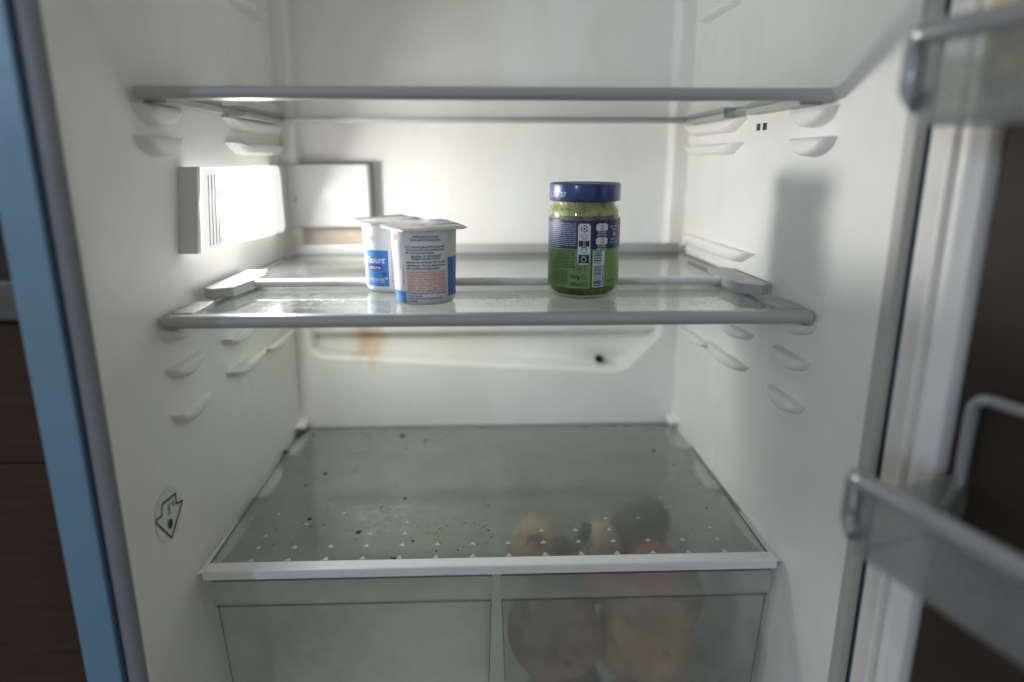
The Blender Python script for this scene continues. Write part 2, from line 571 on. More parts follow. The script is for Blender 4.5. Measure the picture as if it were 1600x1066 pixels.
# liner
lw = [(-.2770, .4495), (-.2745, .4472), (-.2700, .4466), (-.2660, .4480), (-.2634, .4520), (-.2622, .4590), (xl(.885), .885), (-.255, .945), (-.2770, .945)]
bm = NB(); prism(bm, lw, 'z', ZB - .012, ZT + .01)
for f in bm.faces:
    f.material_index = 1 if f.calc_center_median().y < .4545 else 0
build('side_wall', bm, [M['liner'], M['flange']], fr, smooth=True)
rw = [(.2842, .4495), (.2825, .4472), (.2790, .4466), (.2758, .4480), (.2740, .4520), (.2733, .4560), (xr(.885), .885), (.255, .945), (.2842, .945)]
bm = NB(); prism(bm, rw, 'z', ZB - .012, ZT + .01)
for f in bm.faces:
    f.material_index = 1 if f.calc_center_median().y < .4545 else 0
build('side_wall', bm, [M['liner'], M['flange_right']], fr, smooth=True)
part('liner_ceiling', M['liner'], fr, box, -0.262, 0.276, 0.452, 0.944, ZT, ZT + .009)
part('liner_floor', M['liner'], fr, box, -0.262, 0.276, 0.450, 0.944, ZB - .010, ZB)

# back: raised frame with a recess that ends in a sloping drip trough
UP = [(-.2555, ZT), (-.2555, ZB), (.2555, ZB), (.2555, ZT), (.2330, ZT), (.2340, -.208), (.2310, -.226), (.1890, -.2710),
      (.1730, -.2760), (-.2220, -.2520), (-.2330, -.2460), (-.2355, -.229), (-.2340, ZT)]
bm = NB()
prism(bm, UP, 'y', .885, .920)
es = [e for e in bm.edges if abs(e.verts[0].co.y - .885) < 1e-5 and abs(e.verts[1].co.y - .885) < 1e-5
      and max(abs(e.verts[0].co.x), abs(e.verts[1].co.x)) < .245]
bmesh.ops.bevel(bm, geom=es, offset=.006, segments=4, profile=0.5, affect='EDGES')
build('back_wall', bm, M['liner_back'], fr, smooth=True, angle=50)
part('evaporator_panel', M['liner_back'], fr, box, -.2400, .2400, .907, .9195, -.2265, ZT - .002, .003)
part('drip_trough', M['liner_back'], fr, box, -.245, .245, .9202, .933, -.305, -.19)
# drain hole at the low end of the trough
bm = NB()
lathe(bm, [(0, 0), (.0042, 0), (.0052, .003), (.0055, .010)], 0, 0, 0, 16)
for v in bm.verts:
    x, y, z = v.co.x, v.co.y, v.co.z - ZO
    v.co = V(.1555 + x, .9195 - z * .9, -.2685 + y * .9)
build('drain_hole', bm, M['seam'], fr, smooth=True)

# corner cover of the lamp unit on the back panel
cov = part('thermostat_cover', M['lampbody'], fr, box, -.2520, -.1470, .8795, .9066, -.0815, -.0040, .0022)
part('clip', M['rib'], cov, box, -.2400, -.2375, .8778, .8794, -.049, -.043, .0006)
part('seam', M['seam_shade'], cov, box, -.2500, -.1452, .9000, .9069, -.0830, -.0022)  # grey outline strip, painted shade for the shadow gap round the cover

# lamp unit on the left wall
hou = NB()
ypoly = [(.604, -.0050), (.612, -.0049), (.594, -.0768), (.586, -.0765)]
prism(hou, ypoly, 'x', -.262, -.2440, .0016)
hou = build('lamp_housing', hou, M['lampbody'], fr, smooth=True)
dif = NB()
dp = [(.613, -.0060), (.830, -.0060), (.838, -.0090), (.8405, -.018), (.842, -.0740), (.839, -.0800), (.832, -.0825), (.5955, -.0755)]
prism(dif, dp, 'x', -.2482, -.2430, .0014)
dif.normal_update()
for f in dif.faces:
    f.material_index = 0 if f.normal.x > .6 else 1
build('diffuser', dif, [M['diffuser'], M['lamp_rim']], hou)
rim = NB()
prism(rim, [(p[0] + (.727 - p[0]) * .02, p[1] + (-.044 - p[1]) * .07) for p in dp], 'x', -.2600, -.2484, .0012)
build('lamp_rim', rim, M['lamp_rim'], hou)
part('end_cap', M['lampbody'], hou, box, -.2600, -.2470, .8430, .8800, -.0850, -.0050, .002)
for k in range(9):
    y = .622 + k * .0075
    bm = NB()
    prism(bm, [(y, -.012), (y + .0012, -.012), (y - .0108, -.0725), (y - .0120, -.0725)], 'x', -.24295, -.2425)
    build('rib', bm, M['rib'], hou)
bulb = bpy.data.lights.new('lamp_bulb', 'AREA')
bulb.shape = 'ELLIPSE'
bulb.size = 0.066
bulb.size_y = 0.056
bulb.energy = 1.45
bulb.color = (1.0, 0.985, 0.95)
bo = bpy.data.objects.new('lamp_bulb', bulb)
C.objects.link(bo)
bo.location = V(-.2375, .708, -.040)
bo.rotation_euler = Vector((.90, -.14, -.40)).to_track_quat('-Z', 'Y').to_euler()

# shelf ledges moulded into the walls: flat top, rounded belly
def ledge(side, y0, y1, zt, h, prot, name='wall_ledge', square=False):
    bm = NB()
    n = 14
    loop = []
    for k in range(n + 1):
        t = k / n
        if square:
            s = min(1.0, math.sin(math.pi * t) * 2.2)
        else:
            s = math.sin(math.pi * t) ** 0.5 if 0 < k < n else 0.0
        loop.append((y0 + (y1 - y0) * t, zt - h * s))
    yc, zc = (y0 + y1) / 2, zt
    def xw(y): return xl(y) if side < 0 else xr(y)
    rings = []
    for f, sh in ((-0.001, 1.04), (prot * .35, 1.0), (prot * .62, .95), (prot * .84, .86), (prot * .96, .70), (prot, .48)):
        ring = []
        for (y, z) in loop:
            yy = yc + (y - yc) * sh
            zz = zc + (z - zc) * sh - max(0, 1 - sh) * h * .42
            ring.append(bm.verts.new(V(xw(yy) - side * f, yy, zz)))
        rings.append(ring)
    m = len(loop)
    for A, B in zip(rings, rings[1:]):
        for i in range(m):
            j = (i + 1) % m
            bm.faces.new((A[i], A[j], B[j], B[i]))
    bm.faces.new(rings[-1])
    bmesh.ops.recalc_face_normals(bm, faces=bm.faces[:])
    return build(name, bm, M['liner'], fr, smooth=True, angle=75)

for s in (-1, 1):
    ledge(s, .540, .602, .0410, .0150, .013)
    ledge(s, .538, .598, .0180, .0150, .013)
    ledge(s, .535, .590, -.1315, .0125, .012)
    ledge(s, .538, .598, -.1640, .0130, .0095)
    ledge(s, .538, .600, -.2030, .0130, .0095)
    ledge(s, .712, .890, .0410, .0120, .012, square=True)
    ledge(s, .715, .888, .0175, .0110, .012, square=True)
    ledge(s, .655, .760, -.2030, .0120, .010)
    ledge(s, .650, .738, -.1680, .0120, .010)
    ledge(s, .758, .868, -.2070, .0110, .010)
    ledge(s, .740, .868, -.1315, .0100, .010)
    ledge(s, .735, .868, .1640, .0100, .012, square=True)
    # long ledge that carries the lowest shelf, with a stop at its rear end
    ledge(s, .548, .640, -.3572, .0090, .014, square=True)
    ledge(s, .690, .760, -.3572, .0090, .014, square=True)
    ledge(s, .800, .884, -.3572, .0090, .014, square=True)
    ledge(s, .850, .884, -.3400, .0100, .011)
ledge(1, .665, .880, -.0890, .0130, .010, square=True)
# small slots at the top ledge on the right
for y0 in (.664, .678):
    part('slot', M['seam'], fr, box, xr(y0) - .0006, xr(y0) + .003, y0, y0 + .008, .0280, .0345)

# sticker on the left wall
def on_left(y, z, off):
    return (xl(y) + off, y, z)
bm = NB()
cyy, czz = .512, -.2785
ring = []
for k in range(40):
    a = 2 * math.pi * k / 40
    y, z = cyy + .0225 * math.cos(a), czz + .0225 * math.sin(a)
    ring.append(bm.verts.new(V(*on_left(y, z, .0004))))
bm.faces.new(ring[::-1])
st = build('sticker', bm, M['sticker'], fr, label='round clear sticker with black thermometer arrow symbol')
outl = [(.525, -.2671), (.503, -.2650), (.500, -.2733), (.4922, -.2724), (.4908, -.2750), (.510, -.2991), (.5352, -.2786), (.5247, -.2759)]
def stroke(bm, a, b, wdt, off):
    a, b = Vector(a), Vector(b)
    t = (b - a).normalized()
    n = Vector((-t.y, t.x)) * wdt / 2
    a, b = a - t * wdt * .4, b + t * wdt * .4
    bm.faces.new([bm.verts.new(V(*on_left(p.x, p.y, off))) for p in (a + n, b + n, b - n, a - n)])
bm = NB()
for i in range(len(outl)):
    stroke(bm, outl[i], outl[(i + 1) % len(outl)], .0019 if i == 0 else .0015, .0008 + i * .00003)
stroke(bm, (.5126, -.2701), (.5111, -.2780), .0016, .0012)
stroke(bm, (.5195, -.2710), (.5184, -.2739), .0016, .0012)
dv = []
for k in range(20):
    a = 2 * math.pi * k / 20
    dv.append(bm.verts.new(V(*on_left(.5107 + .0034 * math.cos(a), -.2865 + .0042 * math.sin(a), .0012))))
bm.faces.new(dv)
bmesh.ops.recalc_face_normals(bm, faces=bm.faces[:])
build('symbol', bm, M['sym'], st)

# ------------------------------------------------------------------ door, opened a little past a right angle
ang = R(17)
DE = Vector((math.sin(ang), -math.cos(ang)))       # along the door, away from the hinge
DM = Vector((math.cos(ang), math.sin(ang)))        # into the door
D0 = Vector((.2900, .4407))
def dpt(s, t): 
    q = D0 + DE * s - DM * t
    return (q.x, q.y)
door = NB()
prism(door, [dpt(.0385, 0), dpt(.58, 0), dpt(.58, -.055), dpt(.0385, -.055)], 'z', ZB - .01, .46, .004)
door = build('door', door, M['door'], fr, label='dark door standing open on the right')
G0 = Vector((.2826, .4430))
def gpt(a, b):
    q = G0 + DE * a - DM * b
    return (q.x, q.y)
gk = [gpt(0, -.020), gpt(0, -.001), gpt(.0015, 0), gpt(.0130, .0), gpt(.0145, .0025), gpt(.0175, .0025), gpt(.0185, 0), gpt(.0190, -.006), gpt(.0215, -.006),
      gpt(.0220, .0), gpt(.0235, .0012), gpt(.0300, .0012), gpt(.0310, .0), gpt(.0380, -.0005), gpt(.0400, -.0025), gpt(.0405, -.020)]
bm = NB(); prism(bm, gk, 'z', ZB - .006, .455)
build('gasket', bm, M['gasket'], door, smooth=True, angle=60)

def door_bin(name, label, s0, length, depth, ztop, hfront, hback, railup):
    P = dpt(s0, depth)
    t = thing(name, label, 'door bin', (D0.x + DE.x * (s0 + .2) - DM.x * depth / 2, D0.y + DE.y * (s0 + .2) - DM.y * depth / 2, ztop - hfront), 'clear bins in the fridge door')
    zb = ztop - hfront
    th = .005
    def quadp(a, b, c, d_, z0, z1, nm, mat=M['bin'], bev=.0008):
        bm = NB(); prism(bm, [a, b, c, d_], 'z', z0, z1, bev)
        return build(nm, bm, mat, t)
    quadp(dpt(s0 + .004, depth), dpt(s0 + length, depth), dpt(s0 + length, depth - th), dpt(s0 + .004, depth - th), zb, ztop - .004, 'front_panel')
    quadp(dpt(s0, depth - th - .0003), dpt(s0 + th, depth - th - .0003), dpt(s0 + th, .0005), dpt(s0, .0005), zb, ztop - .010, 'side_panel')
    quadp(dpt(s0 + length - th, depth - th - .0003), dpt(s0 + length, depth - th - .0003), dpt(s0 + length, .0005), dpt(s0 + length - th, .0005), zb, ztop - .010, 'side_panel')
    quadp(dpt(s0 + th + .0003, depth - th - .0003), dpt(s0 + length - th - .0003, depth - th - .0003), dpt(s0 + length - th - .0003, .0005), dpt(s0 + th + .0003, .0005), zb, zb + th, 'base')
    # bright bar along the front lip, bent down into a loop at the hinge end
    o = depth + .0015
    path = [dpt(s0 + length, o) + (ztop,), dpt(s0 + .002, o) + (ztop,), dpt(s0 - .004, o - .004) + (ztop - .001,), dpt(s0 - .006, o - .006) + (ztop - hfront * .62,), dpt(s0 + .004, o - .002) + (ztop - hfront * .74,)]
    bm = NB(); tube(bm, rounded_path(path, .012), .0058, 14)
    build('lip_bar', bm, M['bin_lip'], t, smooth=True, angle=80)
    if railup:
        path = [dpt(s0 + .012, .030) + (ztop - .026,), dpt(s0 + .002, .006) + (ztop - .020,), dpt(s0 + .002, .006) + (ztop + railup,), dpt(s0 + length * .9, .006) + (ztop + railup + .004,)]
        bm = NB(); tube(bm, rounded_path(path, .012), .0040, 14)
        build('rear_bar', bm, M['bin_lip'], t, smooth=True, angle=80)
    return t
door_bin('door_bin', 'cloudy clear door bin with grey lip, empty, the lower one', .052, .40, .089, -.183, .049, .06, .043)
door_bin('door_bin', 'cloudy clear door bin with grey lip, holding a jar, the upper one', .052, .40, .089, .062, .045, .05, 0)
# jar standing in the upper bin
jx, jy = dpt(.083, .042)
t = thing('storage_jar', 'jar with amber top and pale contents inside the upper door bin', 'jar', (jx, jy, .0202))
bm = NB(); lathe(bm, [(0, 0), (.024, 0), (.026, .003), (.026, .018), (0, .018)], jx, jy, .0202, 32)
build('body', bm, M['cream'], t, smooth=True)
bm = NB(); lathe(bm, [(0, .0182), (.0260, .0182), (.0265, .021), (.0265, .068), (.025, .072), (0, .072)], jx, jy, .0202, 32)
build('lid', bm, M['amber'], t, smooth=True)

# ================================================================== glass shelves
def glass_sheet(name, parent, mat, x0, x1, y0, y1, z0, z1, under=None):
    bm = NB()
    box(bm, x0, x1, y0, y1, z0, z1)
    for f in bm.faces:
        f.normal_update()
        f.material_index = 0 if f.normal.z > .5 else (2 if f.normal.z < -.5 else 1)
    return build(name, bm, [mat, M['glass_edge'], under or mat], parent)

def rail_profile(y0, y1, z0, z1):
    h = z1 - z0
    return [(y1, z0), (y1, z1 - .0006), (y0 + .004, z1), (y0 + .0015, z1 - .001), (y0 + .0002, z1 - h * .3), (y0, z0 + h * .45), (y0 + .0006, z0 + h * .15), (y0 + .0022, z0)]

def xrail(name, parent, mat, x0, x1, y0, y1, z0, z1, bev=.0012):
    bm = NB()
    prism(bm, rail_profile(y0, y1, z0, z1), 'x', x0, x1)
    return build(name, bm, mat, parent, smooth=True, angle=60)

# --- upper shelf
t = thing('glass_shelf', 'uppermost glass shelf with grey front rail, seen from below', 'glass shelf', (0.003, .69, .0410), 'glass shelves in the fridge')
glass_sheet('glass_pane', t, M['glass_top'], -.2385, .2430, .5482, .8440, .0465, .0505)
xrail('front_rail', t, M['rail'], -.2555, .2610, .5340, .5480, .0440, .0530)
xrail('back_rail', t, M['rail'], -.2400, .2440, .8442, .8500, .0430, .0530)
for s in (-1, 1):
    xo = -.2555 if s < 0 else .2610
    xi = -.2380 if s < 0 else .2425
    a, b = min(xo, xi), max(xo, xi)
    # front arm under the glass edge, then a short rear arm; the glass edge is bare between them
    bm = NB(); prism(bm, [(xo, .5482), (xi, .5482), (xi, .6600), (xi - s * -.004, .672), (xo - s * .004, .6660)], 'z', .0415, .0462, .0008)
    build('side_arm', bm, M['rail'], t)
    bm = NB(); box(bm, a if s < 0 else b - .0165, a + .0165 if s < 0 else b - .004, .712, .8438, .0413, .0462, .0008)
    if s < 0:
        for v in bm.verts: v.co.x += .004
    else:
        for v in bm.verts: v.co.x -= .006
    build('side_arm', bm, M['rail'], t)

# --- middle shelf in two sections
t = thing('glass_shelf', 'middle glass shelf in two sections carrying the jar and yogurt pots', 'glass shelf', (0.003, .69, -.1310), 'glass shelves in the fridge')
glass_sheet('front_pane', t, M['glass_mid'], -.2395, .2455, .5482, .7000, -.1250, -.1210)
glass_sheet('rear_pane', t, M['glass_mid'], -.2385, .2435, .6660, .8640, -.1165, -.1125)
xrail('front_rail', t, M['rail'], -.2570, .2660, .5345, .5480, -.1293, -.1195)
xrail('section_rail', t, M['alu'], -.2250, .2310, .6560, .6658, -.1178, -.1105)
bm = NB()
box(bm, -.2445, .2455, .8642, .8740, -.1180, -.1015, .003)
build('back_rail', bm, M['rail'], t, smooth=True)
for s in (-1, 1):
    xo = -.2560 if s < 0 else .2650
    xi = -.2380 if s < 0 else .2440
    bm = NB(); prism(bm, [(xo, .5482), (xi, .5482), (xi, .5820), (xi - s * -.0015, .5980), (xo - s * .002, .5960)], 'z', -.1270, -.1188, .0010)
    build('front_bracket', bm, M['rail'], t)
    xo = -.2535 if s < 0 else .2600
    xi = -.2290 if s < 0 else .2350
    bm = NB(); prism(bm, [(xo, .612), (xo - s * .010, .604), (xi, .616), (xi - s * .002, .632), (xi - s * .006, .654), (xi - s * .006, .690), (xi, .716), (xo + s * -.004, .716)], 'z', -.1270 + .0076, -.1095, .0014)
    build('section_bracket', bm, M['rail'], t)
    part('side_arm', M['rail'], t, box, min(xo, xo - s * .012), max(xo, xo - s * .012), .7170, .8635, -.1310, -.1170, .001)

# --- lowest shelf over the drawers
LZ = -.3520
SH = thing('glass_shelf', 'lowest fogged glass shelf with crumbs and white triangles, above the drawers', 'glass shelf', (0.0035, .71, LZ - .005), 'glass shelves in the fridge')
glass_sheet('glass_pane', SH, M['glass_low'], -.2535, .2585, .5535, .8800, LZ - .004, LZ, under=M['glass_top'])
bm = NB()
prism(bm, [(.5530, LZ - .0075), (.5530, LZ + .0015), (.5422, LZ + .0015), (.5404, LZ + .0008), (.5400, LZ - .0005), (.5400, LZ - .0075)], 'x', -.2540, .2610)
build('front_rail', bm, M['alu'], SH)
tri_me = None
for row in range(6):
    y = .5580 + row * .0212
    size = .0034 * (1 - row * .10)
    for k in range(15):
        x = -.2170 + k * .0335
        if row >= 2 and (k * 7 + row * 3) % 5 in (0, 3): continue
        if row >= 3 and (k * 5 + row) % 3 == 0: continue
        if row >= 4 and (k % 2 or k in (4, 6)): continue
        if row >= 2 and k in (5, 6): continue
        if abs(x) > .247: continue
        if tri_me is None:
            tri_me = bpy.data.meshes.new('printed_triangle')
            tri_me.from_pydata([(-1, -.6, 0), (1, -.6, 0), (0.1, 1.0, 0), (-1, -.6, .1), (1, -.6, .1), (0.1, 1.0, .1)], [], [(0, 2, 1), (3, 4, 5), (0, 1, 4, 3), (1, 2, 5, 4), (2, 0, 3, 5)])
            tri_me.materials.append(M['tri'])
        q = bpy.data.objects.new('printed_triangle', tri_me)
        C.objects.link(q)
        q.parent = SH
        q.location = V(x, y, LZ + .00005) - wpos(SH)
        q.scale = (size * random.uniform(.85, 1.05), size * 1.1, size * .8)
        q.rotation_euler = (0, 0, random.uniform(-.12, .12))

def crumb(bm, x, y, z, r):
    vs = bmesh.ops.create_icosphere(bm, subdivisions=1, radius=r)['verts']
    sx, sy, sz = random.uniform(.6, 1.5), random.uniform(.6, 1.4), random.uniform(.35, .7)
    for v in vs:
        k = random.uniform(.7, 1.25)
        v.co = Vector((v.co.x * sx * k, v.co.y * sy * k, v.co.z * sz * k)) + V(x, y, z + r * .35)
def crumb_field(name, label, mat, pts, z, k=1.0):
    bm = NB()
    for x, y, r in pts: crumb(bm, x, y, z, r * k)
    o = build(name, bm, mat, loc=(0, .6, z))
    o['label'] = label; o['category'] = 'crumbs'; o['kind'] = 'stuff'
    return o
pts = [(-.1815, .630, .0019), (-.091, .6705, .0014), (-.178, .615, .0010), (-.113, .844, .0022), (-.232, .853, .0016), (-.2515, .796, .0026), (-.082, .826, .0014), (-.159, .846, .0012), (-.19, .735, .0014), (-.205, .705, .0012),
       (-.2515, .868, .0030), (-.2490, .862, .0024), (-.252, .85, .002), (.222, .745, .0010), (.207, .785, .0014), (.235, .72, .0008), (-.128, .603, .0012), (-.126, .606, .0008), (-.087, .556, .0012), (-.090, .557, .0010), (-.0735, .585, .0009), (-.05, .567, .0008), (-.03, .568, .0009)]
for _ in range(34):
    pts.append((random.uniform(-.23, .05), random.uniform(.558, .82), random.uniform(.0003, .0007)))
for _ in range(34):
    a = random.uniform(0, 6.28)
    pts.append((-.024 + .027 * math.cos(a) + random.gauss(0, .0012), .595 + .021 * math.sin(a) + random.gauss(0, .0012), random.uniform(.0002, .0005)))
for _ in range(24):
    pts.append((random.uniform(.05, .23), random.uniform(.558, .66), random.uniform(.0002, .0005)))
crumb_field('dark_crumbs', 'dark crumbs and specks scattered over the lowest glass shelf', M['crumb'], pts, LZ, 1.6)
pts = []
for cx_, cy_, n, sd in ((-.054, .600, 110, .006), (-.066, .622, 40, .006), (-.166, .662, 45, .006), (-.13, .63, 40, .02), (.08, .575, 30, .02)):
    for _ in range(n): pts.append((random.gauss(cx_, sd), max(.558, random.gauss(cy_, sd)), random.uniform(.0002, .0006)))
crumb_field('tan_crumbs', 'tan powdery crumbs lying in patches on the lowest glass shelf', M['crumb_tan'], pts, LZ, 1.5)
pts = [(random.uniform(-.22, .23), random.uniform(.555, .645), random.uniform(.0002, .00045)) for _ in range(30)] + [(random.gauss(.015, .012), random.gauss(.600, .012), random.uniform(.0002, .0004)) for _ in range(40)]
crumb_field('fine_crumbs', 'fine dark specks on the front pane of the middle shelf', M['crumb'], pts, -.1210)

# ================================================================== crisper drawers
def drawer(label, x0, x1):
    t = thing('crisper_drawer', label, 'drawer', ((x0 + x1) / 2, .70, ZB + .0005), 'clear drawers under the lowest shelf')
    y0, y1, zt, zb = .5440, .870, -.3640, ZB + .001
    th = .0025
    tp = .006       # taper of the side walls
    def slab(nm, p8, mat=None):
        bm = NB()
        vs = [bm.verts.new(V(*p)) for p in p8]
        for f in ((0, 1, 2, 3), (7, 6, 5, 4), (0, 4, 5, 1), (1, 5, 6, 2), (2, 6, 7, 3), (3, 7, 4, 0)):
            bm.faces.new([vs[i] for i in f])
        bmesh.ops.recalc_face_normals(bm, faces=bm.faces[:])
        bm.normal_update()
        for f in bm.faces:
            f.material_index = 1 if (nm == 'front_panel' and f.normal.y < -.5) else 0
        return build(nm, bm, mat or ([M['drawer'], M['drawer_front']] if nm == 'front_panel' else M['drawer']), t)
    zs = zt - .0250
    slab('front_panel', [(x0 + .001, y0 + .004, zs), (x1 - .001, y0 + .004, zs), (x1 - .001, y0 + .004 + th, zs), (x0 + .001, y0 + .004 + th, zs),
                         (x0 + tp, y0 + .014, zb), (x1 - tp, y0 + .014, zb), (x1 - tp, y0 + .014 + th, zb), (x0 + tp, y0 + .014 + th, zb)])
    part('top_band', M['drawer_front'], t, box, x0 - .001, x1 + .001, y0, y0 + th + .001, zs + .0004, zt, .0008)
    for xa, sg in ((x0, 1), (x1, -1)):
        slab('side_panel', [(xa, y0 + .0072, zt), (xa + sg * th, y0 + .0072, zt), (xa + sg * th, y1, zt), (xa, y1, zt),
                            (xa + sg * tp, y0 + .0170, zb), (xa + sg * (tp + th), y0 + .0170, zb), (xa + sg * (tp + th), y1 - .01, zb), (xa + sg * tp, y1 - .01, zb)])
    slab('back_panel', [(x0, y1 + .0005, zt), (x1, y1 + .0005, zt), (x1, y1 + .003, zt), (x0, y1 + .003, zt),
                        (x0 + tp, y1 - .009, zb), (x1 - tp, y1 - .009, zb), (x1 - tp, y1 - .007, zb), (x0 + tp, y1 - .007, zb)])
    part('band_edge', M['plastic_edge'], t, box, x0 + .0005, x1 - .0005, y0 - .0006, y0 + .0030, zs - .0010, zs + .0002)
    part('band_edge', M['plastic_edge'], t, box, x0 - .0005, x1 + .0005, y0 - .0004, y0 + .0020, zt + .0001, zt + .0011)
    for xa, sg in ((x0, 1), (x1, -1)):
        slab('corner_edge', [(xa - sg * .0004, y0 + .0042, zs), (xa + sg * .0008, y0 + .0042, zs), (xa + sg * .0008, y0 + .0068, zs), (xa - sg * .0004, y0 + .0068, zs),
                             (xa + sg * (tp - .0004), y0 + .0142, zb), (xa + sg * (tp + .0008), y0 + .0142, zb), (xa + sg * (tp + .0008), y0 + .0168, zb), (xa + sg * (tp - .0004), y0 + .0168, zb)], M['plastic_edge'])
    part('base', M['drawer'], t, box, x0 + tp + th + .0005, x1 - tp - th - .0005, y0 + .019, y1 - .0105, zb, zb + .0025)
    return t
drawer('empty fogged clear drawer, the left of the two', -.2475, .0012)
drawer('fogged clear drawer holding root vegetables, the right of the two', .0105, .2580)

# vegetables in the right drawer
def veg(name, label, mat, x, y, z, rx, ry, rz, seed, lump=.10, tilt=0.0):
    rnd = random.Random(seed)
    lump *= 1.7
    ph = [(Vector((rnd.uniform(-1, 1), rnd.uniform(-1, 1), rnd.uniform(-1, 1))).normalized(), rnd.uniform(1.5, 4.5), rnd.uniform(0, 6.28)) for _ in range(7)]
    bm = NB()
    bmesh.ops.create_uvsphere(bm, u_segments=32, v_segments=20, radius=1)
    rot = Matrix.Rotation(tilt, 3, 'Y')
    for v in bm.verts:
        n = v.co.normalized()
        k = 1 + lump * sum(math.sin(n.dot(a) * f + p) for a, f, p in ph) / 3.0
        q = rot @ Vector((n.x * rx * k, n.y * ry * k, n.z * rz * k))
        v.co = q + V(x, y, z)
    o = build(name, bm, mat, loc=(x, y, z - rz), smooth=True, angle=180)
    o['label'] = label; o['category'] = 'vegetable'; o['group'] = 'root vegetables in the right drawer'
    return o
V_tan = veg_skin('tan_root_skin', (0.30, 0.18, 0.085), (0.44, 0.28, 0.14), (0.54, 0.37, 0.21), 18)
V_brown = veg_skin('brown_root_skin', (0.10, 0.060, 0.030), (0.27, 0.165, 0.080), (0.40, 0.27, 0.14), 16)
V_dark = veg_skin('dark_root_skin', (0.025, 0.022, 0.018), (0.07, 0.06, 0.05), (0.13, 0.11, 0.09), 20)
V_red = veg_skin('red_root_skin', (0.22, 0.03, 0.035), (0.36, 0.08, 0.075), (0.46, 0.2, 0.16), 14)
V_pale = veg_skin('pale_pinkish_skin', (0.46, 0.30, 0.20), (0.60, 0.43, 0.30), (0.68, 0.53, 0.40), 22)
V_blush = veg_skin('red_and_green_skin', (0.46, 0.10, 0.075), (0.45, 0.29, 0.15), (0.30, 0.29, 0.12), 30)
V_leaf = veg_skin('wilted_leaf', (0.03, 0.045, 0.015), (0.06, 0.08, 0.03), (0.10, 0.12, 0.05), 40)
zf = ZB + .0037
veg('root_vegetable', 'large brown root vegetable low in the right drawer, nearest its left end', V_brown, 0.0715, 0.6166, -0.4768, 0.0427, 0.0427, 0.0480, 3, .10)
veg('root_vegetable', 'largest tan root vegetable low behind the drawer front', V_tan, 0.1685, 0.6208, -0.4800, 0.0501, 0.0491, 0.0512, 5, .09)
veg('root_vegetable', 'dark bottom root vegetable under the brown one', V_dark, 0.0853, 0.6294, -0.5739, 0.0469, 0.0448, 0.0448, 8, .09)
veg('root_vegetable', 'tan bottom root vegetable under the largest tan one', V_tan, 0.1835, 0.6294, -0.5760, 0.0469, 0.0469, 0.0427, 9, .09)
veg('root_vegetable', 'reddish and green root vegetable under the glass beside the drawer divider', V_blush, 0.0512, 0.6528, -0.3979, 0.0320, 0.0299, 0.0299, 11, .10)
veg('root_vegetable', 'pale pinkish root vegetable under the glass between red and dark ones', V_pale, 0.1141, 0.6507, -0.3989, 0.0277, 0.0277, 0.0277, 13, .08)
veg('root_vegetable', 'dark grey root vegetable under the glass, rightmost of the upper ones', V_dark, 0.1675, 0.6763, -0.3947, 0.0331, 0.0320, 0.0309, 15, .10)
veg('root_vegetable', 'deep red root vegetable just under the shelf front rail', V_red, 0.1621, 0.6038, -0.3989, 0.0299, 0.0256, 0.0235, 17, .08)
veg('root_vegetable', 'small red root vegetable at the top of the drawer front', V_red, 0.1152, 0.5931, -0.4000, 0.0213, 0.0213, 0.0192, 19, .08)
veg('root_vegetable', 'extra brown root vegetable added far back to darken the right drawer, middle', V_brown, .1150, .7000, -.4650, .0480, .0450, .0440, 23, .10)  # this one and the next are added to darken the drawer's background
veg('root_vegetable', 'extra brown root vegetable added far back to darken the right drawer, near its right wall', V_brown, .2020, .6800, -.4700, .0400, .0430, .0420, 29, .10)
# wilted greens
t = thing('wilted_greens', 'wilted dark green leaves between the upper vegetables in the drawer', 'greens', (.078, .592, -.39))
for k in range(9):
    bm = NB()
    x0, y0 = .079 + random.uniform(-.016, .012), .622 + random.uniform(-.02, .02)
    a = random.uniform(0, 6.28)
    L, W = random.uniform(.02, .035), random.uniform(.006, .010)
    top, bot = [], []
    for i in range(7):
        u = i / 6
        wd = W * math.sin(math.pi * min(1, u * .9 + .08))
        cx_, cy_ = x0 + L * u * math.cos(a), y0 + L * u * math.sin(a) * .6
        cz_ = -.398 + .022 * math.sin(u * 2.5) + random.uniform(-.002, .002)
        top.append(bm.verts.new(V(cx_ - wd * math.sin(a), cy_ + wd * math.cos(a), cz_ + .003)))
        bot.append(bm.verts.new(V(cx_ + wd * math.sin(a), cy_ - wd * math.cos(a), cz_)))
    for i in range(6): bm.faces.new((top[i], top[i + 1], bot[i + 1], bot[i]))
    bmesh.ops.solidify(bm, geom=bm.faces[:], thickness=.0008)
    build('leaf', bm, V_leaf, t, smooth=True)
bm = NB(); tube(bm, [(.032, .582, -.425), (.037, .585, -.414), (.049, .589, -.408), (.053, .587, -.400), (.062, .597, -.397)], .0025, 8)
build('stem', bm, V_leaf, t, smooth=True)

